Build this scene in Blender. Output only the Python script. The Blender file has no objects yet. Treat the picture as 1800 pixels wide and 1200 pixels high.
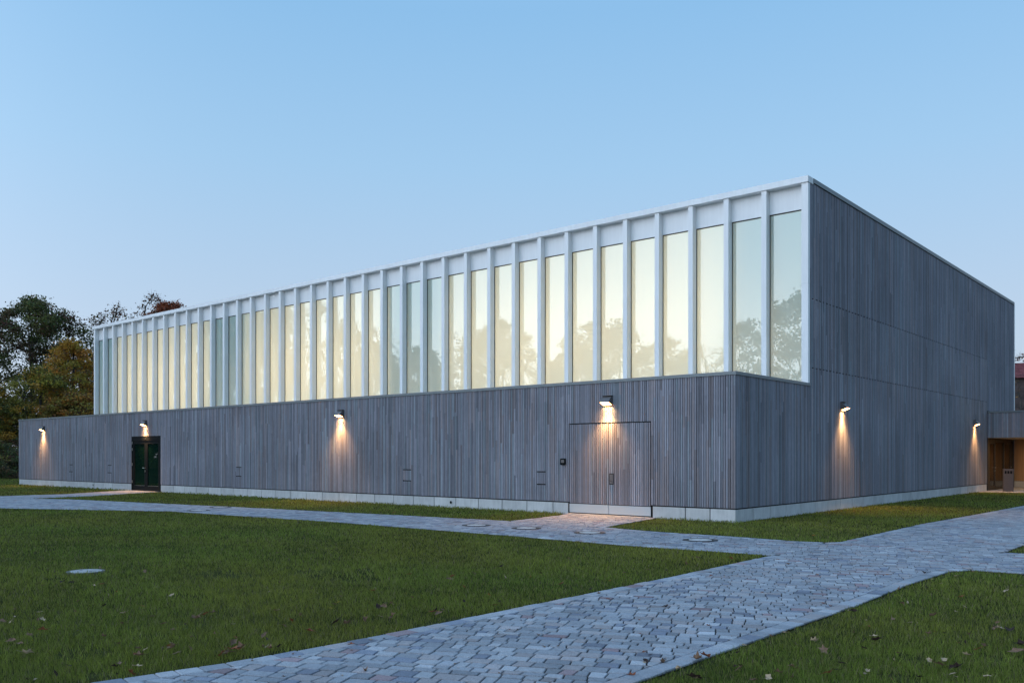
import bpy, math, random
import numpy as np
from mathutils import Vector, Matrix
from mathutils.geometry import tessellate_polygon

R = math.radians
sc = bpy.context.scene
col = sc.collection

# ------------------------------------------------------------------ camera
CAM = (9.726, -19.736, 1.6)
cd = bpy.data.cameras.new('camera'); cam = bpy.data.objects.new('camera', cd); col.objects.link(cam)
cam.location = CAM
cam.rotation_euler = (R(90), 0, math.atan2(.64942, .76043))
cd.sensor_width = 36; cd.lens = 1546 / 1800 * 36; cd.shift_y = 201 / 1800
cd.clip_start = .1; cd.clip_end = 5000
sc.camera = cam

# ------------------------------------------------------------------ sky and dusk light
SUN_EL, SUN_AZ = 2.0, 214.0          # azimuth clockwise from +Y: the glow is behind the camera
world = bpy.data.worlds.new("World"); sc.world = world; world.use_nodes = True
nt = world.node_tree; bg = nt.nodes['Background']
sky = nt.nodes.new('ShaderNodeTexSky'); sky.sky_type = 'NISHITA'; sky.sun_disc = False
sky.sun_elevation = R(SUN_EL); sky.sun_rotation = R(SUN_AZ)
sky.air_density = 1.0; sky.dust_density = .6; sky.ozone_density = 3.0
nw = nt.nodes.new; lk = nt.links.new
def wmath(op, a, b=None, clamp=False):
    n = nw('ShaderNodeMath'); n.operation = op; n.use_clamp = clamp
    for i, q in enumerate((a, b)):
        if q is None: continue
        if isinstance(q, (int, float)): n.inputs[i].default_value = q
        else: lk(q, n.inputs[i])
    return n.outputs[0]
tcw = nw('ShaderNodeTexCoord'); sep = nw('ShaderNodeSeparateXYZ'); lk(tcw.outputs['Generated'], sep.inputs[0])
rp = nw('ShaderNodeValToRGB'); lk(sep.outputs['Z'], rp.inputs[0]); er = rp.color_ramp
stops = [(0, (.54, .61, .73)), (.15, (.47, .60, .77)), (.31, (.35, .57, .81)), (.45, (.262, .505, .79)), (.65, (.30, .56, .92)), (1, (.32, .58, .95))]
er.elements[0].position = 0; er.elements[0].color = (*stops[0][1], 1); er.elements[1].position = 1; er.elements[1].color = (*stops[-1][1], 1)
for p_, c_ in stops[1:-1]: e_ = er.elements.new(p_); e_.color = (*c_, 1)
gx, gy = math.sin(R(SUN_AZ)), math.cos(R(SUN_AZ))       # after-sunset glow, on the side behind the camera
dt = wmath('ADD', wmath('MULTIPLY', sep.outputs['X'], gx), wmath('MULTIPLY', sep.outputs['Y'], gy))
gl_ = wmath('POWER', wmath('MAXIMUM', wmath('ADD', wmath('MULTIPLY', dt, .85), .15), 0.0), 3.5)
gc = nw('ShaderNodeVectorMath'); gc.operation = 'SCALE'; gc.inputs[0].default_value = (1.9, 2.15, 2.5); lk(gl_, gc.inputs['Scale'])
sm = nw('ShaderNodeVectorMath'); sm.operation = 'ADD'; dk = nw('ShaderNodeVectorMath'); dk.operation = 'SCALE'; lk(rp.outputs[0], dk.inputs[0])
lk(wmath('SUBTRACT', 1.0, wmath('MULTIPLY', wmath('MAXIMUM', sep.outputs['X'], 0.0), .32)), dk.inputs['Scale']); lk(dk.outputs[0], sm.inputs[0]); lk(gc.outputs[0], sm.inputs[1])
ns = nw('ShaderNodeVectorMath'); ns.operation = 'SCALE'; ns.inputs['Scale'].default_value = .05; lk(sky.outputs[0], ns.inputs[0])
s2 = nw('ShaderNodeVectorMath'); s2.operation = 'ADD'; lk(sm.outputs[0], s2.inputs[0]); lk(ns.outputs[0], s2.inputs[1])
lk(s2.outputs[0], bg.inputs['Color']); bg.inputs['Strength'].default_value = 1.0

sd = bpy.data.lights.new('sun', 'SUN'); sd.energy = .12; sd.angle = R(40); sd.color = (1, .86, .74)
sun = bpy.data.objects.new('sun', sd); col.objects.link(sun)
a_ = R(SUN_AZ); el_ = R(14)
sun.rotation_euler = Vector((-math.sin(a_) * math.cos(el_), -math.cos(a_) * math.cos(el_), -math.sin(el_))).to_track_quat('-Z', 'Y').to_euler()

sc.view_settings.view_transform = 'Standard'; sc.view_settings.look = 'None'
sc.view_settings.exposure = 0.0; sc.view_settings.gamma = 1; sc.view_settings.use_curve_mapping = False
sc.render.engine = 'CYCLES'
sc.cycles.use_denoising = True
sc.cycles.max_bounces = 8; sc.cycles.transparent_max_bounces = 12
sc.cycles.sample_clamp_indirect = 4

# ------------------------------------------------------------------ helpers
class MB:
    """collects polygons with a colour each, builds ONE mesh object"""
    def __init__(s): s.v = []; s.f = []; s.c = []
    def poly(s, pts, c=(1, 1, 1)):
        n = len(s.v); s.v += [tuple(p) for p in pts]; s.f.append(tuple(range(n, n + len(pts)))); s.c.append(c)
    def box(s, x0, x1, y0, y1, z0, z1, c=(1, 1, 1), skip=''):
        p = lambda i: ((x0, x1)[i & 1], (y0, y1)[i >> 1 & 1], (z0, z1)[i >> 2 & 1])
        for k, q in (('f', (0, 1, 5, 4)), ('b', (3, 2, 6, 7)), ('l', (2, 0, 4, 6)), ('r', (1, 3, 7, 5)), ('t', (4, 5, 7, 6)), ('d', (2, 3, 1, 0))):
            if k not in skip: s.poly([p(i) for i in q], c)
    def prism(s, prof, x0, x1, c=(1, 1, 1)):       # profile of (y,z), extruded along x
        n = len(prof)
        s.poly([(x0, y, z) for y, z in prof], c); s.poly([(x1, y, z) for y, z in reversed(prof)], c)
        for i in range(n):
            a, b = prof[i], prof[(i + 1) % n]
            s.poly([(x0, *a), (x1, *a), (x1, *b), (x0, *b)][::-1], c)
    def tube(s, a, b, r0, r1, n=5, c=(1, 1, 1)):
        a = Vector(a); b = Vector(b); d = b - a
        if d.length < 1e-5: return
        q = d.to_track_quat('Z', 'Y'); X = q @ Vector((1, 0, 0)); Y = q @ Vector((0, 1, 0))
        A = [a + (X * math.cos(t) + Y * math.sin(t)) * r0 for t in [i * math.tau / n for i in range(n)]]
        B = [b + (X * math.cos(t) + Y * math.sin(t)) * r1 for t in [i * math.tau / n for i in range(n)]]
        for i in range(n): s.poly([A[i], A[(i + 1) % n], B[(i + 1) % n], B[i]], c)
    def disc(s, x, y, z, r0, r1=0, n=40, c=(1, 1, 1), h=0):
        o = [(x + r0 * math.cos(i * math.tau / n), y + r0 * math.sin(i * math.tau / n), z) for i in range(n)]
        if r1 == 0: s.poly(o, c)
        else:
            q = [(x + r1 * math.cos(i * math.tau / n), y + r1 * math.sin(i * math.tau / n), z) for i in range(n)]
            for i in range(n): s.poly([q[i], o[i], o[(i + 1) % n], q[(i + 1) % n]], c)
        if h:
            for i in range(n):
                a, b = o[i], o[(i + 1) % n]; s.poly([(a[0], a[1], z - h), (b[0], b[1], z - h), b, a], c)
    def build(s, name, mat, parent=None, loc=None):
        me = bpy.data.meshes.new(name); me.from_pydata(s.v, [], s.f)
        ca = me.color_attributes.new('Col', 'FLOAT_COLOR', 'CORNER')
        cc = np.ones((len(me.loops), 4), np.float32)
        cc[:, :3] = np.repeat(np.array(s.c, np.float32).reshape(-1, 3), [len(f) for f in s.f], axis=0)
        ca.data.foreach_set('color', cc.ravel())
        me.materials.append(mat)
        o = bpy.data.objects.new(name, me); col.objects.link(o)
        if parent: o.parent = parent
        if loc: o.location = loc
        return o

def np_mesh(name, verts, facesize, mat, colors, parent=None):
    """verts (n,3), consecutive polygons of sizes facesize, colours per vertex"""
    n = len(verts); me = bpy.data.meshes.new(name)
    me.vertices.add(n); me.vertices.foreach_set('co', np.ascontiguousarray(verts, np.float32).ravel())
    fs = np.asarray(facesize, np.int32); st = np.concatenate(([0], np.cumsum(fs)[:-1])).astype(np.int32)
    me.loops.add(n); me.loops.foreach_set('vertex_index', np.arange(n, dtype=np.int32))
    me.polygons.add(len(fs)); me.polygons.foreach_set('loop_start', st)
    try: me.polygons.foreach_set('loop_total', fs)
    except Exception: pass
    ca = me.color_attributes.new('Col', 'FLOAT_COLOR', 'POINT')
    cc = np.ones((n, 4), np.float32); cc[:, :3] = colors; ca.data.foreach_set('color', cc.ravel())
    me.update(calc_edges=True); me.validate()
    me.materials.append(mat)
    o = bpy.data.objects.new(name, me); col.objects.link(o)
    if parent: o.parent = parent
    return o

def tag(o, label=None, cat=None, group=None, kind=None):
    if label: o['label'] = label
    if cat: o['category'] = cat
    if group: o['group'] = group
    if kind: o['kind'] = kind
    return o
def empty(name, loc=(0, 0, 0), rz=0):
    o = bpy.data.objects.new(name, None); col.objects.link(o); o.location = loc; o.rotation_euler = (0, 0, rz); o.empty_display_size = .2
    return o
def copy_tree(o, parent=None):
    c = o.copy(); col.objects.link(c)
    if parent: c.parent = parent
    for ch in list(o.children): copy_tree(ch, c)
    return c
def ground_at(px, py, z=0):                       # point of the ground seen at a photo pixel
    t = 1546. * (1.6 - z) / (py - 801.); l = (px - 900.) / 1546. * t
    return CAM[0] + .76043 * l - .64942 * t, CAM[1] + .64942 * l + .76043 * t

# ------------------------------------------------------------------ materials
def mat(name):
    m = bpy.data.materials.new(name); m.use_nodes = True
    return m, m.node_tree, m.node_tree.nodes['Principled BSDF']
def mk(name, base=(.5, .5, .5), rough=.6, metal=0, attr=False, noise=None, bump=None, spec=.5):
    """noise = list of (scale xyz, amount) value modulations; bump = (scale xyz, strength, distance)"""
    m, t, b = mat(name); b.inputs['Roughness'].default_value = rough; b.inputs['Metallic'].default_value = metal
    b.inputs['Specular IOR Level'].default_value = spec
    b.inputs['Base Color'].default_value = (*base, 1)
    tc = t.nodes.new('ShaderNodeTexCoord')
    cur = None
    if attr:
        a = t.nodes.new('ShaderNodeAttribute'); a.attribute_name = 'Col'
        mx = t.nodes.new('ShaderNodeMix'); mx.data_type = 'RGBA'; mx.blend_type = 'MULTIPLY'; mx.inputs[0].default_value = 1
        mx.inputs[7].default_value = (*base, 1); t.links.new(a.outputs['Color'], mx.inputs[6]); cur = mx.outputs[2]
    else:
        rgb = t.nodes.new('ShaderNodeRGB'); rgb.outputs[0].default_value = (*base, 1); cur = rgb.outputs[0]
    for sc_, am in (noise or []):
        mp = t.nodes.new('ShaderNodeMapping'); mp.inputs['Scale'].default_value = sc_; t.links.new(tc.outputs['Object'], mp.inputs[0])
        n = t.nodes.new('ShaderNodeTexNoise'); n.inputs['Scale'].default_value = 1; n.inputs['Detail'].default_value = 4; t.links.new(mp.outputs[0], n.inputs['Vector'])
        mr = t.nodes.new('ShaderNodeMapRange'); mr.inputs[1].default_value = .3; mr.inputs[2].default_value = .7
        mr.inputs[3].default_value = 1 - am; mr.inputs[4].default_value = 1 + am; t.links.new(n.outputs[0], mr.inputs[0])
        vm = t.nodes.new('ShaderNodeVectorMath'); vm.operation = 'SCALE'; t.links.new(cur, vm.inputs[0]); t.links.new(mr.outputs[0], vm.inputs['Scale']); cur = vm.outputs[0]
    t.links.new(cur, b.inputs['Base Color'])
    if bump:
        mp = t.nodes.new('ShaderNodeMapping'); mp.inputs['Scale'].default_value = bump[0]; t.links.new(tc.outputs['Object'], mp.inputs[0])
        n = t.nodes.new('ShaderNodeTexNoise'); n.inputs['Scale'].default_value = 1; n.inputs['Detail'].default_value = 5; t.links.new(mp.outputs[0], n.inputs['Vector'])
        bp = t.nodes.new('ShaderNodeBump'); bp.inputs['Strength'].default_value = bump[1]; bp.inputs['Distance'].default_value = bump[2]
        t.links.new(n.outputs[0], bp.inputs['Height']); t.links.new(bp.outputs[0], b.inputs['Normal'])
    return m

M = {}
M['wood'] = mk('weathered_wood', (1, 1, 1), .8, attr=True, noise=[((60, 60, 1.2), .16), ((.35, .35, .5), .12), ((5, 5, .22), .10), ((9, 9, 6), .06)], bump=((150, 150, 3), .3, .002), spec=.3)
M['dark'] = mk('dark_backing', (.012, .012, .014), .9)
M['core'] = mk('wall_core', (.016, .014, .015), .9)
M['white'] = mk('white_powder_coat', (.87, .88, .88), .45, noise=[((.8, .8, .5), .035), ((9, 9, .6), .035)])
M['cap'] = mk('grey_metal_flashing', (.20, .225, .235), .45, metal=.3, noise=[((.6, .6, .6), .06)])
M['concrete'] = mk('plinth_concrete', (1, 1, 1), .85, attr=True, noise=[((2.2, 2.2, 2.2), .10), ((14, 14, 3), .07), ((70, 70, 70), .05)], bump=((60, 60, 60), .3, .003))
M['black'] = mk('black_frame', (.004, .006, .007), .7, spec=.12)
M['steel'] = mk('stainless', (.6, .6, .58), .3, metal=1)
M['lampgrey'] = mk('lamp_housing', (.16, .15, .15), .45, metal=.4)
M['inwhite'] = mk('hall_inside', (.75, .74, .70), .8)
M['soil'] = mk('lawn_soil', (.050, .052, .020), 1, spec=.0, noise=[((.25, .25, .25), .35), ((3, 3, 3), .3), ((30, 30, 30), .35)], bump=((20, 20, 20), .6, .02))
M['bed'] = mk('joint_sand', (.032, .029, .027), 1, noise=[((30, 30, 30), .3)])
M['stone'] = mk('concrete_sett', (1, 1, 1), .72, attr=True, noise=[((160, 160, 160), .30), ((65, 65, 65), .15), ((1.1, 1.1, 1.1), .10), ((25, 25, 25), .10)], bump=((90, 90, 90), .5, .004), spec=.35)
M['panel'] = mk('kick_panel', (.46, .50, .52), .4, noise=[((1, 1, 1), .04)])
M['castiron'] = mk('cast_iron', (.028, .027, .028), .6, noise=[((40, 40, 40), .3)])
M['bark'] = mk('bark', (.05, .042, .036), .95, noise=[((6, 6, 2), .35)])
M['post'] = mk('post_paint', (.055, .050, .054), .5, noise=[((4, 4, 4), .06)])
M['bronze'] = mk('bronze_frame', (.007, .006, .005), .5)
M['tile'] = mk('roof_tile', (1, 1, 1), .8, attr=True, noise=[((5, 5, 5), .2)])
M['brick'] = mk('brickwork', (1, 1, 1), .9, attr=True, noise=[((8, 8, 8), .2)])
M['innerwood'] = mk('inner_wood', (1, 1, 1), .6, attr=True, noise=[((50, 50, 1.5), .15)])

def leafmat(name, tr=.35, rough=.6):
    m, t, b = mat(name); b.inputs['Roughness'].default_value = rough; b.inputs['Specular IOR Level'].default_value = .25
    a = t.nodes.new('ShaderNodeAttribute'); a.attribute_name = 'Col'
    t.links.new(a.outputs['Color'], b.inputs['Base Color'])
    tl = t.nodes.new('ShaderNodeBsdfTranslucent'); t.links.new(a.outputs['Color'], tl.inputs[0])
    mx = t.nodes.new('ShaderNodeMixShader'); mx.inputs[0].default_value = tr
    t.links.new(b.outputs[0], mx.inputs[1]); t.links.new(tl.outputs[0], mx.inputs[2]); t.links.new(mx.outputs[0], t.nodes['Material Output'].inputs[0])
    return m
M['leaf'] = leafmat('foliage'); M['grass'] = leafmat('grass_blades', .3); M['litter'] = leafmat('dry_leaf', .15, .7)

# frosted, glowing window glass: a clear reflecting front on a translucent insulating layer lit by the hall's lamps
m, t, b = mat('frosted_window_glass'); M['frost'] = m
t.nodes.remove(b)
tl = t.nodes.new('ShaderNodeBsdfTranslucent'); tl.inputs[0].default_value = (.82, .76, .60, 1)
df = t.nodes.new('ShaderNodeBsdfDiffuse'); df.inputs[0].default_value = (.20, .375, .385, 1)
ad = t.nodes.new('ShaderNodeAddShader'); t.links.new(tl.outputs[0], ad.inputs[0]); t.links.new(df.outputs[0], ad.inputs[1])
gl = t.nodes.new('ShaderNodeBsdfGlossy'); gl.inputs['Roughness'].default_value = 0.0; gl.inputs[0].default_value = (.93, 1, .97, 1)
fr = t.nodes.new('ShaderNodeFresnel'); fr.inputs[0].default_value = 1.5
ma = t.nodes.new('ShaderNodeMath'); ma.operation = 'MULTIPLY_ADD'; ma.inputs[1].default_value = 1.15; ma.inputs[2].default_value = .065; ma.use_clamp = True
t.links.new(fr.outputs[0], ma.inputs[0])
mx = t.nodes.new('ShaderNodeMixShader'); t.links.new(ma.outputs[0], mx.inputs[0]); t.links.new(ad.outputs[0], mx.inputs[1]); t.links.new(gl.outputs[0], mx.inputs[2])
t.links.new(mx.outputs[0], t.nodes['Material Output'].inputs[0])
# clear glazing
m, t, b = mat('clear_glass'); M['clear'] = m; t.nodes.remove(b)
tp = t.nodes.new('ShaderNodeBsdfTransparent'); tp.inputs[0].default_value = (.80, .88, .84, 1)
gl = t.nodes.new('ShaderNodeBsdfGlossy'); gl.inputs['Roughness'].default_value = 0.0
fr = t.nodes.new('ShaderNodeFresnel'); fr.inputs[0].default_value = 1.45
mx = t.nodes.new('ShaderNodeMixShader'); t.links.new(fr.outputs[0], mx.inputs[0]); t.links.new(tp.outputs[0], mx.inputs[1]); t.links.new(gl.outputs[0], mx.inputs[2])
t.links.new(mx.outputs[0], t.nodes['Material Output'].inputs[0])
M['doorglass'] = mk('dark_door_glass', (.003, .014, .011), .02, spec=.33)
def emis(name, c, s):
    m, t, b = mat(name); b.inputs['Base Color'].default_value = (*c, 1); b.inputs['Emission Color'].default_value = (*c, 1); b.inputs['Emission Strength'].default_value = s
    return m
M['lens'] = emis('lit_lens', (1, .66, .30), 9)
WARM = (1.0, .52, .19)

# ------------------------------------------------------------------ ground and paths
gb = MB(); gb.box(-900, 900, -900, 900, -1, -.022, skip='lrfbd'); tag(gb.build('ground', M['soil']), kind='structure')
PATH = [(-1, -30), (1.9, -21.5), (3.1, -18.2), (3.42, -16.95), (3.61, -16), (3.71, -14.9), (3.73, -13.5), (3.75, -9.5), (3.7, -6.2), (1.04, -6.4), (-1.75, -6.3), (-7.27, -6.25), (-14.36, -6.77),
        (-19.64, -9.3), (-34, -17), (-38, -11), (-28.6, -6.2), (-28.5, -3.8), (-30.5, -.6), (-30.5, .0), (-27.85, .0), (-27.6, -.5), (-25.9, -4),
        (-25.5, -6.45), (-23.9, -5.65), (-15.16, -4.44), (-8.06, -3.65), (-4.37, -3.3), (-4.7, -.9), (-5.0, .0), (-2.2, .0), (-1.9, -1.6),
        (-1.55, -3.33), (-.1, -3.62), (1.75, -3.6), (2.9, -3.7), (3.55, -3.62), (3.74, -3.3), (3.7, -1.7), (3.62, 2.2), (3.75, 7), (3.85, 12.4), (3.9, 24.2),
        (0, 23.6), (0, 31.28), (9, 31.28), (9, 24.2), (6.45, 24.2), (6.45, -3.3), (20, -3.3), (20, -6.1), (7.24, -6.07), (6.6, -6.12), (6.42, -6.5), (6.36, -8.1),
        (6.41, -10.25), (6.37, -12.86), (6.35, -14.4), (6.3, -30)]
PA = np.array(PATH)
tri = tessellate_polygon([[Vector((x, y, 0)) for x, y in PATH]])
pb = MB()
for t3 in tri: pb.poly([(PATH[i][0], PATH[i][1], -.014) for i in t3])
path = tag(pb.build('path', M['bed']), kind='structure')

def inside(P, x, y):
    x = np.asarray(x, float); y = np.asarray(y, float); r = np.zeros(x.shape, bool); n = len(P)
    for i in range(n):
        x0, y0 = P[i]; x1, y1 = P[(i + 1) % n]
        if y0 == y1: continue
        c = ((y0 > y) != (y1 > y)) & (x < (x1 - x0) * (y - y0) / (y1 - y0) + x0)
        r ^= c
    return r
def edge_dist(x, y):
    """distance to the path outline, and index of the nearest edge"""
    x = np.asarray(x, float); y = np.asarray(y, float)
    best = np.full(x.shape, 1e9); idx = np.zeros(x.shape, int); n = len(PATH)
    for i in range(n):
        a = PA[i]; b = PA[(i + 1) % n]; d = b - a; L = d @ d
        t_ = np.clip(((x - a[0]) * d[0] + (y - a[1]) * d[1]) / L, 0, 1)
        q = np.hypot(x - a[0] - t_ * d[0], y - a[1] - t_ * d[1])
        m_ = q < best; best[m_] = q[m_]; idx[m_] = i
    return best, idx
area = sum(PA[i][0] * PA[(i + 1) % len(PA)][1] - PA[(i + 1) % len(PA)][0] * PA[i][1] for i in range(len(PA)))
SGN = 1 if area > 0 else -1          # interior lies to the left of each edge when SGN=1

# setts: courses laid at an angle to the path, every stone its own polygon, all in ONE paving mesh
rng = random.Random(7)
def stone_col():
    u = rng.random(); v = rng.gauss(1, .12)
    c = (.28, .29, .315) if u < .55 else ((.36, .365, .385) if u < .72 else ((.315, .29, .295) if u < .86 else ((.19, .205, .25) if u < .97 else (.26, .19, .20))))
    v = max(.6, min(1.4, v)); return tuple(q * v for q in c)
holes = [(-4.07, -4.85), (-2.68, -4.72), (-.94, -4.75), (1.59, -4.7), (-15.05, -4.75), (-14.0, -6.1)]
st_ = MB(); dirA = R(23.5); ax = (math.cos(dirA), math.sin(dirA)); bx = (-ax[1], ax[0])
def clip(poly, p, nrm, off):
    out = []; n = len(poly)
    for i in range(n):
        a, b = poly[i], poly[(i + 1) % n]
        da = (a[0] - p[0]) * nrm[0] + (a[1] - p[1]) * nrm[1] - off; db = (b[0] - p[0]) * nrm[0] + (b[1] - p[1]) * nrm[1] - off
        if da >= 0: out.append(a)
        if (da >= 0) != (db >= 0):
            t_ = da / (da - db); out.append((a[0] + (b[0] - a[0]) * t_, a[1] + (b[1] - a[1]) * t_))
    return out
def add_stone(poly, c):
    if len(poly) == 4:
        pp = []
        for k in range(4):
            p, a, b = poly[k], poly[k - 1], poly[(k + 1) % 4]
            for o in (a, b):
                L_ = math.hypot(o[0] - p[0], o[1] - p[1]) or 1; t_ = min(rng.uniform(.002, .008), L_ * .3) / L_; pp.append((p[0] + (o[0] - p[0]) * t_, p[1] + (o[1] - p[1]) * t_))
        poly = pp
    n = len(poly); cx_ = sum(p[0] for p in poly) / n; cy_ = sum(p[1] for p in poly) / n
    dz = rng.uniform(-.002, .002); tx, ty = rng.gauss(0, .006), rng.gauss(0, .006)
    zf = lambda p, z: z + dz + (p[0] - cx_) * tx + (p[1] - cy_) * ty
    def ins(p, q):
        d = math.hypot(p[0] - cx_, p[1] - cy_) or 1; k = max(0, 1 - q / d); return (cx_ + (p[0] - cx_) * k, cy_ + (p[1] - cy_) * k)
    o = [(p[0], p[1], -.013) for p in poly]; m1 = [(p[0], p[1], zf(p, -.003)) for p in poly]
    i_ = [ins(p, .006) for p in poly]; m2 = [(p[0], p[1], zf(p, .0015)) for p in i_]
    for k in range(n):
        j = (k + 1) % n; st_.poly([o[k], o[j], m1[j], m1[k]], c); st_.poly([m1[k], m1[j], m2[j], m2[k]], c)
    st_.poly(m2, c)
BW = .17                                            # border course along every lawn edge
cells = []
cx0, cy0 = -8., -4.
b_ = -36.
def mkwob():
    p1, p2, p3 = rng.random() * 9, rng.random() * 9, rng.random() * 9
    return lambda a: .009 * math.sin(a * 1.1 + p1) + .006 * math.sin(a * 9.3 + p2) + .003 * math.sin(a * 27 + p3)
w0_ = mkwob()
while b_ < 36:
    wd = rng.choice((.105, .12, .135, .15, .165)); w1_ = mkwob()
    a__ = -36 + rng.random() * .2; sl = 0.
    while a__ < 36:
        ln = rng.choice((.10, .125, .145, .165, .19, .22)) * rng.uniform(.92, 1.08); s2_ = rng.gauss(0, .004)
        g = .0062; h_ = .0095; e_ = a__ + ln
        q = [(a__ + g - sl, b_ + h_ + w0_(a__)), (e_ - g - s2_, b_ + h_ + w0_(e_)), (e_ - g + s2_, b_ + wd - h_ + w1_(e_)), (a__ + g + sl, b_ + wd - h_ + w1_(a__))]
        cells.append(q); a__ = e_; sl = s2_
    b_ += wd; w0_ = w1_
QA = np.array(cells)                                # n,4,2 in (a,b)
W = np.empty_like(QA); W[..., 0] = cx0 + QA[..., 0] * ax[0] + QA[..., 1] * bx[0]; W[..., 1] = cy0 + QA[..., 0] * ax[1] + QA[..., 1] * bx[1]
cen = W.mean(1); rel = cen - np.array(CAM[:2]); dep = rel @ np.array([-.64942, .76043]); lat = rel @ np.array([.76043, .64942])
keep = (dep > 4) & (dep < 60) & (np.abs(lat) < dep * .66 + 1.2)
W = W[keep]; cen = cen[keep]
ins_ = inside(PATH, cen[:, 0], cen[:, 1]); ed, ei = edge_dist(cen[:, 0], cen[:, 1])
EDGE_GRASS = lambda i: not (PATH[i][1] >= 23 or PATH[(i + 1) % len(PATH)][1] >= 24.3)
for k in np.nonzero(ins_)[0]:
    c = cen[k]
    if any(math.hypot(c[0] - h[0], c[1] - h[1]) < .41 for h in holes): continue
    poly = [tuple(p) for p in W[k]]
    if ed[k] < .5:
        for i in range(len(PATH)):
            a, b = PA[i], PA[(i + 1) % len(PATH)]; d = b - a; L = np.hypot(*d)
            t_ = ((c - a) @ d) / L
            if t_ < -.1 or t_ > L + .1: continue
            nr = np.array([-d[1], d[0]]) / L * SGN; ds = (c - a) @ nr
            if -.05 < ds < .5 and len(poly) > 2: poly = clip(poly, a, nr, BW + .006 if EDGE_GRASS(i) else .004)
    if len(poly) > 2:
        ar = abs(sum(poly[i][0] * poly[(i + 1) % len(poly)][1] - poly[(i + 1) % len(poly)][0] * poly[i][1] for i in range(len(poly)))) / 2
        if ar > .0015: add_stone(poly, stone_col())
for i in range(len(PATH)):
    if not EDGE_GRASS(i): continue
    a, b = PA[i], PA[(i + 1) % len(PATH)]; d = b - a; L = float(np.hypot(*d)); u = d / L; nr = np.array([-u[1], u[0]]) * SGN; s_ = 0
    while s_ < L - .02:
        ln = min(rng.choice((.14, .18, .22, .26)), L - s_)
        if L - s_ - ln < .06: ln = L - s_
        mid = a + u * (s_ + ln / 2); r_ = mid - np.array(CAM[:2]); dp = r_ @ np.array([-.64942, .76043])
        if 4 < dp < 60:
            p = lambda s1, o1: tuple(a + u * s1 + nr * (o1 + rng.uniform(-.006, .006)))
            lo = rng.uniform(0, .015)
            c = stone_col(); c = tuple(q * 1.08 for q in c)
            add_stone([p(s_ + .004, lo), p(s_ + ln - .004, lo), p(s_ + ln - .004, BW), p(s_ + .004, BW)], c)
        s_ += ln
# setts cut to a ring round each manhole
for hx, hy in holes:
    n = 20
    for k in range(n):
        t0, t1 = k * math.tau / n + .02, (k + 1) * math.tau / n - .02
        if not inside(PATH, [hx + .48 * math.cos(t0)], [hy + .48 * math.sin(t0)])[0]: continue
        add_stone([(hx + r_ * math.cos(t_), hy + r_ * math.sin(t_)) for r_, t_ in ((.34, t0), (.46, t0), (.46, t1), (.34, t1))], stone_col())
tag(st_.build('paving', M['stone']), kind='structure')

# manholes
def manhole(x, y, label, dia=.66, kind=0):
    t = tag(empty('manhole_cover', (x, y, 0)), label, 'manhole cover', 'manhole covers in the paving' if kind == 0 else None)
    r = MB(); r.disc(0, 0, .009, dia / 2, dia / 2 * .72, h=.03); r.build('ring', M['castiron'], t)
    r = MB(); r.disc(0, 0, .008, dia / 2 * .715, dia / 2 * .665, h=.015); r.build('seat_ring', M['black'], t)
    r = MB(); r.disc(0, 0, .011, dia / 2 * .66, h=.03, c=(.50, .49, .47)); 
    for k in range(4):
        r.disc(dia * .24 * math.cos(k * 1.57 + .4), dia * .24 * math.sin(k * 1.57 + .4), 0.0125, .02, c=(.05, .05, .05), n=10)
    r.build('lid', M['concrete'], t)
    return t
L_ = ['round manhole cover left of the paved gate approach', 'round manhole cover in the path straight before the gate, warmly lit', 'round manhole cover just right of the gate approach by the lawn tip', 'round manhole cover in the path nearest the building corner',
      'round manhole cover at the edge of the strip lawn, far along the path', 'round manhole cover at the big lawn edge, far along the path']
for (x, y), l in zip(holes, L_): manhole(x, y, l)
t = tag(empty('manhole_cover', (-2.74, -14.28, 0)), 'pale round concrete manhole cover sunk in the big lawn', 'manhole cover')
r = MB(); r.disc(0, 0, .0, .25, .215, h=.03, c=(.13, .13, .12)); r.build('ring', M['concrete'], t)
r = MB(); r.disc(0, 0, .001, .21, h=.03, c=(.36, .36, .35)); r.disc(.10, .02, .0025, .022, c=(.04, .04, .04), n=10); r.disc(-.10, -.02, .0025, .022, c=(.04, .04, .04), n=10); r.build('lid', M['concrete'], t)

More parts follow.
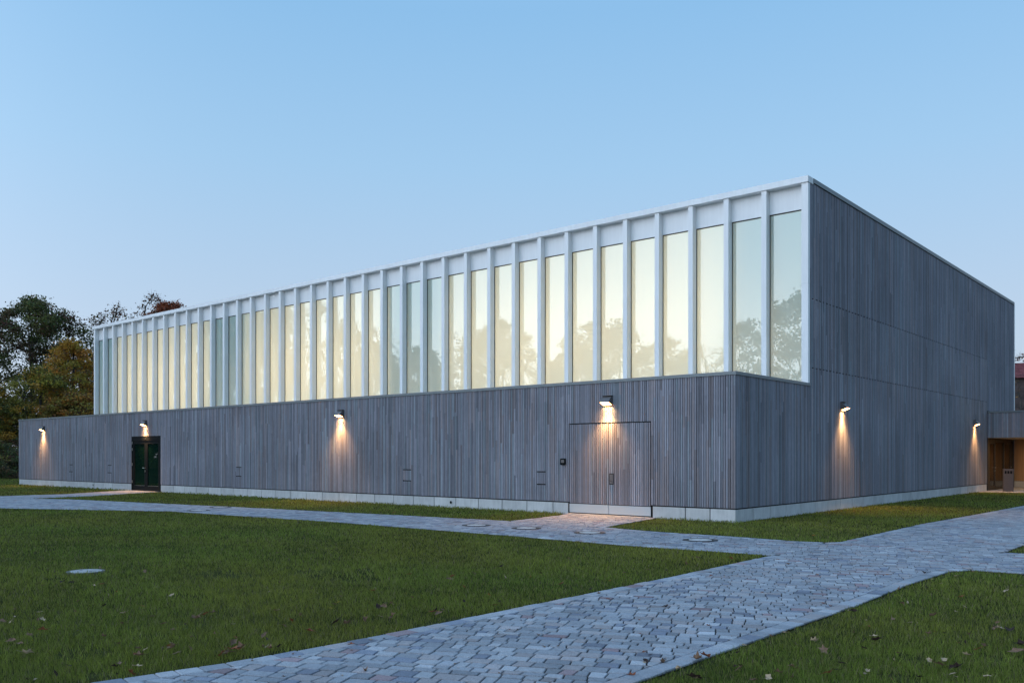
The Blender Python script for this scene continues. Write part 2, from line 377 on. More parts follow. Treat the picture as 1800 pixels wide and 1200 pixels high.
# ------------------------------------------------------------------ cladding
PITCH = .066
def board_col(rn):
    v = max(.7, min(1.45, rn.gauss(1, .155))); u = rn.random()
    c = (.246, .246, .280) if u < .6 else ((.260, .236, .250) if u < .82 else (.240, .264, .296))
    return tuple(q * v for q in c)
def boards(mbf, P, u0, u1, spans, rn, pitch=PITCH, gap=.010, slots=(), minl=.6, maxl=3.0, tone=None):
    """vertical boards from u0 to u1. mbf(u,z) picks the mesh, spans(u) gives [(z0,z1)], slots = horizontal cuts"""
    n = max(1, round((u1 - u0) / pitch)); pw = (u1 - u0) / n
    for i in range(n):
        a = u0 + i * pw + gap / 2; b = u0 + (i + 1) * pw - gap / 2; uc = (a + b) / 2
        d = rn.choice((0, 0, .003, .006)); 
        for z0, z1 in spans(uc):
            z = z0
            while z < z1 - .001:
                ln = rn.uniform(minl, maxl); e = min(z1, z + ln)
                if z1 - e < .25: e = z1
                cut = 0
                for sz, fn in slots:
                    if z < sz < e + .02 and fn(uc, i): e = min(e, sz); cut = .034
                if e - z > .004:
                    c = board_col(rn)
                    if tone: 
                        k_ = tone(uc, (z + e) / 2); c = (c[0] * k_[0], c[1] * k_[1], c[2] * k_[2])
                    mb = mbf(uc, (z + e) / 2)
                    mb.poly([P(a, d, z), P(b, d, z), P(b, d, e), P(a, d, e)], c)
                    mb.poly([P(a, -.03, z), P(a, d, z), P(a, d, e), P(a, -.03, e)], c)
                    mb.poly([P(b, d, z), P(b, -.03, z), P(b, -.03, e), P(b, d, e)], c)
                    if cut: mb.poly([P(a, -.03, z), P(b, -.03, z), P(b, d, z), P(a, d, z)], c)
                z = e + cut
PF = lambda u, d, z: (u, -d, z)
PS = lambda u, d, z: (d, u, z)

hall = tag(empty('sports_hall', (0, 0, 0)), 'long timber-clad sports hall with glowing window band and white fins', 'building')
LX = -43.86; CAPZ = 3.655
GX0, GX1, GZ = -5.04, -2.36, 2.475
DX0, DX1, DZ = -30.56, -27.84, 2.50
hat = [(-6.22, -5.85), (-11.85, -11.47), (-21.75, -21.35), (-32.95, -32.55), (-37.25, -36.85)]
HZ0, HZ1 = .77, 1.13
rn = random.Random(3)
front = MB(); gate = MB(); hatm = [MB() for _ in hat]
def f_spans(u):
    if GX0 < u < GX1: return [(GZ + .03, 3.58)]
    if DX0 < u < DX1: return [(DZ + .01, 3.58)]
    return [(.325, 3.58)]
def f_pick(u, z):
    if HZ0 < z < HZ1:
        for k, h in enumerate(hat):
            if h[0] < u < h[1]: return hatm[k]
    return front
hs_ = lambda u, i: any(h[0] < u < h[1] for h in hat)
boards(f_pick, PF, LX, 0, f_spans, rn, gap=.015, slots=((HZ0, hs_), (HZ1, hs_)))
front.build('front_cladding', M['wood'], hall)
for k, h in enumerate(hat):
    hatm[k].box(h[0] - .012, h[0], .0, .02, HZ0, HZ1, (.01, .01, .01))
    hatm[k].build('service_hatch', M['wood'], hall)
# side cladding of the low block and of the hall
side = MB()
SY = 4.60; EY = 31.29; AY = 25.54
def s_spans(u):
    if u < SY: return [(.325, 3.58)]
    if u < AY: return [(.325, 9.33)]
    return [(3.70, 9.33)]
dash = lambda u, i: u > SY and u < AY and (i // 2) % 2 == 0
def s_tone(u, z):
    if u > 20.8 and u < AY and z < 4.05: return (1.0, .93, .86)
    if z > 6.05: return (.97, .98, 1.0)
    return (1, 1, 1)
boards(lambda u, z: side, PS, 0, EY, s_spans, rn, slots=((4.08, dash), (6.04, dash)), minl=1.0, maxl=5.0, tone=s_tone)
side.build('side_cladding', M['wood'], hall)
# dark ventilated backing
bk = MB()
bk.box(LX + .03, DX0, .03, 4.9, .02, 3.56); bk.box(DX1, -.03, .03, 4.9, .02, 3.56); bk.box(DX0, DX1, .03, 4.9, DZ + .002, 3.56, skip='lr'); bk.box(DX0, DX1, .5, 4.9, .02, DZ, skip='lr'); bk.box(-.25, -.03, 4.9, 31.2, .02, 9.3)
bk.box(DX0 + .001, DX1 - .001, .14, .16, 0, DZ - .001)
bk.build('backing_wall', M['core'], hall)
# hall shell
sh = MB()
sh.box(-44.5, -44.3, 4.80, 31.2, 0, 9.3); sh.box(-44.3, -.26, 31.0, 31.2, 0, 9.3); sh.box(-44.3, -.26, 4.95, 31.0, 3.3, 3.56)
sh.box(-44.3, -.26, 4.80, 31.0, 9.17, 9.3)
for px_ in (-2.45, -14.7, -17.9, -28.5, -31.6, -41.9): sh.box(px_ - .05, px_ + .05, 4.95, 16, 3.57, 9.16)
sh.build('inner_walls', M['inwhite'], hall)
rf = MB(); rf.box(-44.42, -.05, 4.9, 31.2, 9.305, 9.38); rf.build('roof', M['cap'], hall)
# west end cladding of the low block
we = MB(); we.box(LX, LX + .025, .01, 4.9, .325, 3.58, (.21, .21, .22)); we.build('end_cladding', M['wood'], hall)
# plinth
pl = MB()
def plq(P, u0, u1, z1=.292):
    v = rn.uniform(.54, .64); pl_c = (v, v * 1.0, v * .985)
    g = .013
    pts = lambda z: [P(u0 + g, -.012, z), P(u1 - g, -.012, z)]
    a, b = pts(-.05), pts(z1)
    pl.poly([a[0], a[1], b[1], b[0]], pl_c)
    c0, c1 = P(u0 + g, -.028, z1), P(u1 - g, -.028, z1); pl.poly([b[0], b[1], c1, c0], pl_c)
    for u in (u0 + g, u1 - g): pl.poly([P(u, -.012, -.05), P(u, -.028, -.05), P(u, -.028, z1), P(u, -.012, z1)], pl_c)
us = [0, -.69, -1.38, GX1 + .02]; 
for i in range(len(us) - 1): plq(PF, us[i + 1], us[i])
u = GX0 - .02; plq(PF, u - .55, u); u -= .55
while u > DX1: 
    e = max(u - .96, DX1); 
    if e - DX1 < .3: e = DX1
    plq(PF, e, u); u = e
u = DX0
while u > LX + .02:
    e = max(u - .96, LX + .01)
    plq(PF, e, u); u = e
u = .0
while u < AY - .05: plq(PS, u + (.012 if u == 0 else 0), min(u + 1, AY)); u += 1
pl.box(LX + .04, DX0, .029, 4.8, -.06, .299, (.035, .035, .035), skip='b'); pl.box(DX1, -.029, .029, 4.8, -.06, .299, (.035, .035, .035), skip='b'); pl.box(-.2, -.029, 4.8, AY, -.06, .299, (.035, .035, .035))
pl.build('plinth', M['concrete'], hall)
for vx, vz in ((-9.64, .15), (-34.5, .16)):
    vh = MB(); vh.poly([(vx + .045 * math.cos(k), -.0135, vz + .045 * math.sin(k)) for k in [i * math.tau / 14 for i in range(14)]]); vh.build('vent_opening', M['black'], hall)
# caps
cp = MB()
for i in range(15):
    x1 = -i * 2.95 + (.025 if i == 0 else -.002); x0 = max(-(i + 1) * 2.95, LX - .02)
    cp.box(x0, x1, -.025, .30, 3.575, CAPZ + (.0 if i % 2 else .001))
cp.box(-.28, .025, .302, SY - .01, 3.575, CAPZ); cp.box(LX - .02, LX + .26, .302, 4.8, 3.575, CAPZ)
cp.build('parapet_cap', M['cap'], hall)
lr = MB(); lr.box(LX + .26, -.28, .30, 4.85, 3.57, 3.60); lr.build('low_roof', M['cap'], hall)
# white roof edge
rc = MB()
for i in range(12):
    x1 = -i * 3.75 + (.02 if i == 0 else -.003); x0 = max(-(i + 1) * 3.75, -44.60)
    if x0 < x1: rc.box(x0, x1, 4.42, 4.80, 9.30, 9.47)
rc.build('roof_edge', M['white'], hall)
rs = MB(); rs.box(-.3, .03, 4.802, EY + .04, 9.345, 9.47); rs.build('roof_flashing', M['cap'], hall)
rs = MB(); rs.box(-.02, .028, EY + .003, EY + .10, 3.66, 9.344); rs.build('corner_trim', M['white'], hall)
# white fins, spandrels and windows: 37 bays
BP = 1.1955; FY = 4.46
def vbox(m_, x0, x1, y0, y1):
    m_.box(x0, x1, y0, y1, 3.60, 6.455, skip='d'); m_.box(x0, x1, y0, y1, 6.463, 9.297); m_.box(x0 + .01, x1 - .01, y0 + .01, y1 - .01, 6.4, 6.5, (.1, .1, .1))
fm = MB(); vbox(fm, 0, .155, 0, .30); fin = None
for k in range(1, 38):
    x = -.195 - BP * k
    if fin is None: fin = o = fm.build('fin', M['white'], hall)
    else: o = fin.copy(); col.objects.link(o)
    o.location = (x, FY, 0)
fm = MB(); vbox(fm, -.19, .004, FY, SY - .004); fm.build('corner_fin', M['white'], hall)
wx0, wx1 = .155, BP
m1 = MB(); m1.box(wx0 + .002, wx1 - .002, 0, .10, 8.62, 9.297)
m4 = MB(); m4.box(wx0 + .002, wx1 - .002, .005, .10, 3.58, 3.66)
m2 = MB(); m2.box(wx0 + .002, wx1 - .002, .012, .08, 8.595, 8.617); m2.box(wx0 + .002, wx0 + .014, .012, .08, 3.662, 8.594); m2.box(wx1 - .008, wx1 - .002, .012, .08, 3.662, 8.594)
m3 = MB(); m3.box(wx0 + .015, wx1 - .009, .035, .06, 3.663, 8.594, skip='b')
sp = wi = pn = None
for k in range(1, 38):
    x = -.195 - BP * k
    if sp is None:
        sp = s1 = m1.build('spandrel_panel', M['white'], hall); wi = w1 = m2.build('window', M['black'], hall); pn = p1 = m3.build('pane', M['frost'], wi); si = i1 = m4.build('sill', M['white'], wi)
    else:
        s1 = sp.copy(); w1 = wi.copy(); p1 = pn.copy(); i1 = si.copy(); p1.parent = w1; i1.parent = w1
        for o in (s1, w1, p1, i1): col.objects.link(o)
    s1.location = (x, 4.68, 0); w1.location = (x, 4.68, 0)
# lamps hanging inside the hall behind the frosted glass
k_ = 0
for (x0, x1) in ((-14.5, -2.6), (-28.3, -18.0), (-41.7, -31.7)):
    for q in range(4):
        x = x0 + (x1 - x0) * (q + .5) / 4
        ld = bpy.data.lights.new('hall_light', 'AREA'); ld.shape = 'RECTANGLE'; ld.size = 1.6; ld.size_y = 2.2; ld.energy = 45 * (1.0, 1.2, .9, 1.1)[q]; ld.color = (1, .80, .53)
        lo = bpy.data.objects.new('hall_light', ld); col.objects.link(lo); lo.parent = hall; lo.location = (x, 8.3, 5.6); lo.rotation_euler = (R(-90), 0, 0)
for x, e in ((-1.2, 34), (-16.3, 24), (-30.0, 18), (-43.2, 13)):
    ld = bpy.data.lights.new('hall_light', 'AREA'); ld.shape = 'RECTANGLE'; ld.size = 1.5; ld.size_y = 1.6; ld.energy = e; ld.color = (1, .80, .53)
    lo = bpy.data.objects.new('hall_light', ld); col.objects.link(lo); lo.parent = hall; lo.location = (x, 8.3, 4.4); lo.rotation_euler = (R(-90), 0, 0)

# gate in the front wall
gr = MB(); GC = (GX0 + GX1) / 2
boards(lambda u, z: gate, PF, GX0 + .03, GC - .001, lambda u: [(.295, GZ)], rn, gap=.015)
boards(lambda u, z: gate, PF, GC + .001, GX1 - .03, lambda u: [(.295, GZ)], rn, gap=.015)
gt = gate.build('gate', M['wood'], hall)
gf = MB(); gf.box(GX0 + .002, GX1 - .002, .031, .06, .0, GZ + .028); gf.box(GX0 + .001, GX0 + .012, -.004, .03, .0, GZ + .028); gf.box(GX1 - .012, GX1 - .001, -.004, .03, .0, GZ + .028)
gf.box(GX0 + .0125, GX1 - .0125, -.006, .03, GZ + .014, GZ + .027)
gf.build('gate_frame', M['black'], hall)
for x0, x1 in ((GX0 + .025, GC - .008), (GC + .008, GX1 - .025)):
    kp = MB(); kp.box(x0, x1, -.002, .03, .035, .275); kp.build('kick_plate', M['panel'], gt)
hd = MB(); hd.box(-3.675, -3.535, -.010, .0, .83, 1.13); hd.build('handle', M['black'], gt)
hd = MB(); hd.box(-3.655, -3.555, -.016, -.0105, .85, 1.11, (1, 1, 1)); hd.tube((-3.605, -.03, .93), (-3.605, -.017, .93), .018, .018, 10); hd.build('lock_plate', M['lampgrey'], gt)
th = MB(); th.box(GX0 + .02, GX1 - .02, -.30, .03, -.02, .008, (.34, .34, .34)); th.build('threshold', M['concrete'], hall)
cb = tag(MB() and empty('control_box', (-5.215, -.007, 1.44)), 'small black control box on the cladding left of the gate', 'control box')
q = MB(); q.prism([(0, -.09), (-.05, -.085), (-.055, -.08), (-.055, .08), (-.05, .085), (0, .09)], -.08, .08); q.build('housing', M['black'], cb)
q = MB(); q.box(-.055, .055, -.0585, -.0555, -.03, .055); q.tube((0, -.064, -.055), (0, -.0556, -.055), .014, .014, 10); q.build('keypad', M['lampgrey'], cb)

# double glass door
DF = MB()
DF.box(DX0 + .0, DX0 + .10, .0, .12, .0, DZ); DF.box(DX1 - .10, DX1, .0, .12, .0, DZ); DF.box(DX0 + .101, DX1 - .101, .0, .12, DZ - .20, DZ); DF.box(DX0 + .101, DX1 - .101, .0, .12, 0, .025)
DF.box(DX0 + .101, DX1 - .101, .115, .13, .03, DZ - .2)
DF.build('door_frame', M['black'], hall)
DC = (DX0 + DX1) / 2
for sgn, x0, x1 in ((1, DX0 + .105, DC - .004), (-1, DC + .004, DX1 - .105)):
    lf = MB(); z0, z1 = .03, DZ - .205; w_ = .14
    lf.box(x0, x0 + w_, .02, .09, z0, z1); lf.box(x1 - w_, x1, .02, .09, z0, z1); lf.box(x0 + w_ + .001, x1 - w_ - .001, .02, .09, z1 - .14, z1); lf.box(x0 + w_ + .001, x1 - w_ - .001, .02, .09, z0, z0 + .2)
    le = lf.build('door_leaf', M['black'], hall)
    pa = MB(); pa.box(x0 + w_ + .002, x1 - w_ - .002, .05, .062, z0 + .201, z1 - .141); pa.build('pane', M['doorglass'], le)
    be = MB(); be.box(x0 + w_ + .002, x1 - w_ - .002, .03, .049, z0 + .2015, z0 + .213); be.build('glazing_bead', M['steel'], le)
    if sgn == 1:
        h_ = MB(); h_.tube((x1 - .07, -.03, 1.05), (x1 - .07, .019, 1.05), .011, .011, 8); h_.tube((x1 - .06, -.035, 1.05), (x1 - .21, -.035, 1.05), .011, .011, 8); h_.box(x1 - .09, x1 - .05, .008, .019, .86, .95)
        h_.build('handle', M['steel'], le)
        for z in (.35, 1.15, 1.85, 2.15):
            g_ = MB(); g_.tube((DX0 + .10, -.008, z), (DX0 + .10, -.008, z + .12), .012, .012, 6); g_.build('hinge', M['steel'], le)
sn = MB(); sn.box(DC - .03, DC + .03, -.02, -.001, DZ - .13, DZ - .09); sn.build('door_sensor', M['steel'], hall)

# ------------------------------------------------------------------ wall lamps
def wall_lamp(loc, rz, label, e=1.0):
    t = tag(empty('wall_lamp', loc, rz), label, 'wall lamp', 'lit wall lamps on the cladding'); t.scale = (.88, 1, .88)
    w_ = .165
    q = MB(); q.box(-w_ - .006, w_ + .006, -.012, -.007, -.155, .16); q.box(-w_ - .006, w_ + .006, -.10, -.0125, .147, .16); q.box(-w_ - .006, w_ + .006, -.05, -.0125, -.155, -.148)
    q.build('mounting_plate', M['lampgrey'], t)
    q = MB(); q.prism([(-.0125, .14), (-.045, .14), (-.205, -.045), (-.198, -.055), (-.03, -.135), (-.0125, -.135)], -w_, w_); q.build('housing', M['lampgrey'], t)
    q = MB()
    a = [(-.194, -.060), (-.036, -.1355)]
    q.poly([(-w_ + .012, a[0][0], a[0][1]), (w_ - .012, a[0][0], a[0][1]), (w_ - .012, a[1][0], a[1][1]), (-w_ + .012, a[1][0], a[1][1])])
    q.poly([(-w_ + .012, a[0][0] - .004, a[0][1] - .008), (w_ - .012, a[0][0] - .004, a[0][1] - .008), (w_ - .012, a[1][0] - .004, a[1][1] - .008), (-w_ + .012, a[1][0] - .004, a[1][1] - .008)])
    q.build('lens', M['lens'], t)
    ld = bpy.data.lights.new('lamp_light', 'AREA'); ld.shape = 'RECTANGLE'; ld.size = .28; ld.size_y = .07; ld.spread = R(125); ld.energy = 9 * e; ld.color = WARM
    lo = bpy.data.objects.new('lamp_light', ld); col.objects.link(lo); lo.parent = t; lo.location = (0, -.075, -.152)
    lo.rotation_euler = Vector((0, .12, -1)).to_track_quat('-Z', 'Y').to_euler()
    for en, size, dirv, rad in ((60 * e, 60, (0, .04, -1), .06), (620 * e, 105, (0, -.35, -1), .06)):
        ld = bpy.data.lights.new('lamp_light', 'SPOT'); ld.energy = en; ld.spot_size = R(size); ld.spot_blend = 1; ld.color = WARM; ld.shadow_soft_size = rad
        lo = bpy.data.objects.new('lamp_light', ld); col.objects.link(lo); lo.parent = t; lo.location = (0, -.13, -.165)
        lo.rotation_euler = Vector(dirv).to_track_quat('-Z', 'Y').to_euler()
    return t
wall_lamp((-3.716, 0, 3.09), 0, 'lit wall lamp on the front cladding above the timber gate')
wall_lamp((-15.07, 0, 3.09), 0, 'lit wall lamp alone on the middle of the long front wall')
wall_lamp((-29.2, 0, 3.09), 0, 'lit wall lamp above the dark glass double door')
wall_lamp((-40.44, 0, 3.07), 0, 'lit wall lamp at the far left end of the front wall')
wall_lamp((0, 7.08, 3.10), R(90), 'lit wall lamp on the side wall nearest the corner')
wall_lamp((0, 23.2, 3.06), R(90), 'lit wall lamp on the side wall beside the recessed entrance')

# ------------------------------------------------------------------ entrance annex
annex = tag(empty('entrance_annex', (0, 0, 0)), 'low timber-clad annex with a warmly lit recessed entrance beside the hall', 'building')
fb = MB(); PX = lambda u, d, z: (u, AY - d, z)
boards(lambda u, z: fb, PX, .012, 9.0, lambda u: [(2.44, 3.58)], rn)
boards(lambda u, z: fb, PX, 9.0, 20.0, lambda u: [(.32, 3.58)], rn)
fb.build('fascia', M['wood'], annex)
q = MB(); q.box(.03, 20, AY - .03, AY + .35, 3.585, 3.665); q.build('parapet_cap', M['cap'], annex)
q = MB(); q.box(.03, 20, AY + .03, EY + 8, 2.455, 3.58); q.box(9.0, 20, AY + .031, EY + 8, -.05, 2.454); q.build('wall', M['core'], annex)
q = MB(); q.box(.03, 9.0, AY + .031, EY - .002, 2.435, 2.4545, (.42, .33, .22)); q.build('soffit', M['innerwood'], annex)
# back wall of the recess: lit timber on a concrete plinth
bw = MB(); x = .03
while x < 9:
    v = rn.uniform(.8, 1.15); bw.box(x, x + .058, EY - .03, EY - .0, .33, 2.434, (.34 * v, .20 * v, .10 * v)); x += .066
bw.box(.03, 9, EY + .001, EY + .05, .0, 2.434, (.05, .03, .02)); bw.build('recess_wall', M['innerwood'], annex)
q = MB()
for i in range(9): q.box(.03 + i, 1.02 + i, EY - .035, EY - .0, -.03, .315, (.40, .40, .39))
q.build('recess_plinth', M['concrete'], annex)
# glazed doors in the plane of the hall wall
gfm = MB(); zt = 2.434
ys = [AY + .14, 27.15, 29.0, 30.6, EY - .04]
gfm.box(-.06, .02, AY + .032, AY + .40, 0, zt)
for y in ys[1:]: gfm.box(-.06, .02, y - .06, y + .0, 0, zt)
gfm.box(-.06, .018, AY + .401, EY - .1, zt - .10, zt); gfm.box(-.06, .018, AY + .401, EY - .1, 0, .03)
gfm.build('glazing_frame', M['bronze'], annex)
for y0, y1, door in ((AY + .405, 27.085, 1), (27.155, 28.935, 0), (29.005, 30.535, 1)):
    lf = MB(); w_ = .11 if door else .03; z0, z1 = .035, zt - .105
    lf.box(-.045, .012, y0, y0 + w_, z0, z1); lf.box(-.045, .012, y1 - w_, y1, z0, z1); lf.box(-.045, .012, y0 + w_ + .001, y1 - w_ - .001, z1 - w_ - .05, z1); lf.box(-.045, .012, y0 + w_ + .001, y1 - w_ - .001, z0, z0 + w_ + .05)
    le = lf.build('glazed_door' if door else 'fixed_glazing', M['bronze'], annex)
    pa = MB(); pa.box(-.02, -.008, y0 + w_ + .002, y1 - w_ - .002, z0 + w_ + .051, z1 - w_ - .051); pa.build('pane', M['clear'], le)
    if door:
        h_ = MB(); h_.tube((.05, y1 - .05, 1.05), (.012, y1 - .05, 1.05), .012, .012, 8); h_.tube((.055, y1 - .045, 1.05), (.055, y1 - .20, 1.05), .012, .012, 8); h_.tube((.03, y1 - .05, .9), (.012, y1 - .05, .9), .02, .02, 8); h_.build('handle', M['steel'], le)
# lobby behind the glass, panelled in timber
lb = MB(); y = AY + .1
while y < EY:
    v = rn.uniform(.85, 1.12); lb.box(-1.9, -1.86, y, y + .11, .3, 2.55, (.36 * v, .25 * v, .10 * v)); y += .12
for yy in (AY + .05, EY - .06): lb.box(-1.86, -.26, yy, yy + .05, 0, 2.55, (.34, .23, .10))
lb.box(-1.9, -.26, AY, EY, 2.55, 2.6, (.5, .45, .35)); lb.box(-1.9, -.26, AY, EY, -.03, .004, (.3, .27, .22)); lb.box(-1.9, -1.85, AY, EY, 0, .3, (.4, .38, .34))
lb.build('lobby', M['innerwood'], annex)
# ceiling downlights in the recess and lobby
for x, y, e in ((2.4, 27.3, 36), (2.4, 29.8, 36), (4.6, 27.3, 34), (4.6, 29.8, 34), (-1.0, 27.5, 13), (-1.0, 29.8, 13)):
    z = 2.43 if x > 0 else 2.545
    q = MB(); q.disc(0, 0, 0, .07, .055, h=-.0, n=20); dl = q.build('downlight', M['steel'], annex, (x, y, z))
    q = MB(); q.disc(0, 0, .001, .054, n=20); q.build('diffuser', M['lens'], dl)
    ld = bpy.data.lights.new('lamp_light', 'AREA'); ld.shape = 'DISK'; ld.size = .3; ld.energy = e * 1.0; ld.color = (1, .62, .27)
    lo = bpy.data.objects.new('lamp_light', ld); col.objects.link(lo); lo.parent = annex; lo.location = (x, y, z - .03)

# stele by the entrance
stl = tag(empty('entrance_post', (1.02, 24.75, 0), R(22)), 'grey rectangular metal post with square openings by the entrance', 'post')
q = MB(); q.box(-.20, .20, -.09, .09, -.04, .80); q.box(-.20, .20, -.09, .09, .93, 1.03)
for x0, x1 in ((-.20, -.145), (-.07, -.035), (.04, .075), (.15, .20)): q.box(x0, x1, -.089, .089, .801, .929)
q.box(-.199, .199, .02, .08, .801, .929); q.build('body', M['post'], stl)
q = MB(); q.box(-.145, .15, -.005, .015, .805, .925); q.build('sockets', M['black'], stl)

# ------------------------------------------------------------------ grass
def grass(name, n, seed):
    r = np.random.default_rng(seed)
    dmin, dmax = 5.0, 70.
    d = dmin * (dmax / dmin) ** r.random(n); th = r.uniform(-.60, .60, n)
    dp = d; la = dp * np.tan(th)
    x = CAM[0] + .76043 * la - .64942 * dp; y = CAM[1] + .64942 * la + .76043 * dp
    ok = ~inside(PATH, x, y) & ~((x > -44.55) & (x < .02) & (y > -.0)) & ~((y > 23.9) & (x > -1) & (x < 20)) & (np.hypot(x + 2.74, y + 14.28) > .225)
    x, y, d = x[ok], y[ok], d[ok]; n = len(x)
    ed = np.empty(n)
    for i in range(0, n, 100000): ed[i:i + 100000] = edge_dist(x[i:i + 100000], y[i:i + 100000])[0]
    jt = ed < .10; x = x + jt * r.normal(0, .022, n); y = y + jt * r.normal(0, .022, n)
    # patchiness
    f1 = np.sin(x * 1.1 + 2 * np.sin(y * .7)) * np.sin(y * 1.3 + 1.7 * np.sin(x * .6 + 1)); f2 = np.sin(x * 4.1 + 1.3 * np.sin(y * 3.7)) * np.sin(y * 4.7 + np.sin(x * 3.3)); f3 = np.sin(x * 13 + 2 * np.sin(y * 9)) * np.sin(y * 15 + np.sin(x * 11))
    f = .45 * f1 + .35 * f2 + .3 * f3
    bare = (np.hypot((x - .2) / .9, (y + 12.3) / .35) < 1) | (np.hypot((x + 1.0) / .5, (y + 13.2) / .3) < 1) | (f2 + .6 * f1 > 1.05)
    k = r.random(n) > np.where(bare, .75, np.clip(.15 - f * .3, 0, .5)); k &= (ed > .02) | (r.random(n) < .3); k &= (ed > .16) | (r.random(n) < .45 + .5 * np.sin(x * 2.3 + np.sin(y * 3.1)) ** 2)
    x, y, d, f, ed = x[k], y[k], d[k], f[k], ed[k]; n = len(x)
    h = (.020 + .010 * f + r.gamma(2, .0045, n)) * np.where((y > -.25) & (y < .0) & (x < .1), 1.5, 1.0) * np.clip(.75 + ed * 3 + r.normal(0, .15, n), .6, 1.2)
    h *= 1 + np.clip(d - 20, 0, 30) * .008
    w = .0018 * np.maximum(1, d / 6.5) * r.uniform(.8, 1.3, n)
    an = r.uniform(0, 2 * np.pi, n); le = r.uniform(0, 2 * np.pi, n); ln = h * r.uniform(.15, .9, n)
    cx_, sx_ = np.cos(an) * w, np.sin(an) * w; lx, ly = np.cos(le) * ln, np.sin(le) * ln
    z0 = np.full(n, -.022)
    V = np.empty((n, 5, 3))
    V[:, 0] = np.c_[x - cx_, y - sx_, z0]; V[:, 1] = np.c_[x + cx_, y + sx_, z0]
    V[:, 2] = np.c_[x + cx_ * .8 + lx * .35, y + sx_ * .8 + ly * .35, z0 + h * .62]
    V[:, 3] = np.c_[x + lx, y + ly, z0 + h + .012]; V[:, 4] = np.c_[x - cx_ * .8 + lx * .35, y - sx_ * .8 + ly * .35, z0 + h * .62]
    base = np.array([.178, .208, .034]); u = r.random(n)[:, None]
    pt = np.sin(x * .55 + 1.3 * np.sin(y * .9 + .5)) * np.sin(y * .8 + np.sin(x * .45))
    base = base * (1 + np.c_[.16 * pt, .03 * pt, .05 * pt])
    c = base * (1 + .34 * f[:, None]) * r.uniform(.45, 1.65, n)[:, None]
    c = np.where(u < .14, np.array([.26, .25, .075]) * r.uniform(.7, 1.2, n)[:, None], c)
    c = np.where(u > .95, np.array([.30, .24, .14]) * r.uniform(.6, 1.1, n)[:, None], c)
    C = np.repeat(c[:, None, :], 5, 1)
    return np_mesh(name, V.reshape(-1, 3), np.full(n, 5), M['grass'], C.reshape(-1, 3))
tag(grass('grass', 980000, 5), 'short mown green lawn grass around the paved paths', 'grass', kind='stuff')

# ------------------------------------------------------------------ fallen leaves
def leaf_mesh(name, lobes, seed, cc):
    r = random.Random(seed); n = lobes * 2; pts = []
    for i in range(n):
        a = math.tau * i / n; rad = (1.0 if i % 2 == 0 else .68) * r.uniform(.7, 1.2)
        if i == 0: rad *= 1.2
        pts.append((math.cos(a) * rad, math.sin(a) * rad * .8))
    cu = r.uniform(.3, .9); tw = r.uniform(-.4, .4)
    z = lambda x, y: cu * (y * y) + tw * x * y + .25 * abs(x) * cu + .1 * math.sin(5 * x + seed)
    q = MB()
    for i in range(n):
        a, b = pts[i], pts[(i + 1) % n]; v = r.uniform(.75, 1.2); c = tuple(k * v for k in cc)
        am = (a[0] * .5, a[1] * .5); bm = (b[0] * .5, b[1] * .5)
        P = lambda p: (p[0], p[1], z(*p)); q.poly([(0, 0, 0), P(am), P(bm)], c); q.poly([P(am), P(a), P(b), P(bm)], c)
    q.tube((-.4, 0, z(-.4, 0)), (-1.5, .1, .25), .03, .02, 4, tuple(k * .7 for k in cc))
    o = q.build(name, M['litter']); return o
kinds = [('russet', (.26, .085, .04)), ('brown', (.22, .13, .08)), ('pale tan', (.46, .34, .22)), ('dark', (.045, .025, .02)), ('orange', (.42, .17, .04)), ('yellow', (.50, .36, .05))]
protos = {}
rl = random.Random(11)
for nme, cc in kinds:
    protos[nme] = [leaf_mesh('fallen_leaf', 5, 10 * i + len(nme), cc) for i in range(3)]
firstuse = set()
def drop(x, y, kind, size, place, label=None):
    src = rl.choice(protos[kind])
    if src.name in firstuse: o = src.copy(); col.objects.link(o)
    else: o = src; firstuse.add(src.name)
    onp = place == 'path'
    o.location = (x, y, .004 if onp else rl.uniform(.014, .032)); size *= .8; o.scale = (size, size * rl.uniform(.5, .9), size * rl.uniform(.6, 1.3))
    o.rotation_euler = (rl.gauss(0, .12 if onp else .35), rl.gauss(0, .12 if onp else .35), rl.uniform(0, 6.28))
    g = {'path': 'lying on the paved path', 'left': 'lying in the big lawn left of the path', 'right': 'lying in the lawn right of the path', 'strip': 'lying in the grass strip by the building'}[place]
    tag(o, label or f'{kind} fallen leaf {g}', 'fallen leaf', f'{kind} fallen leaves {g}' if not label else 'single fallen leaves that stand out')
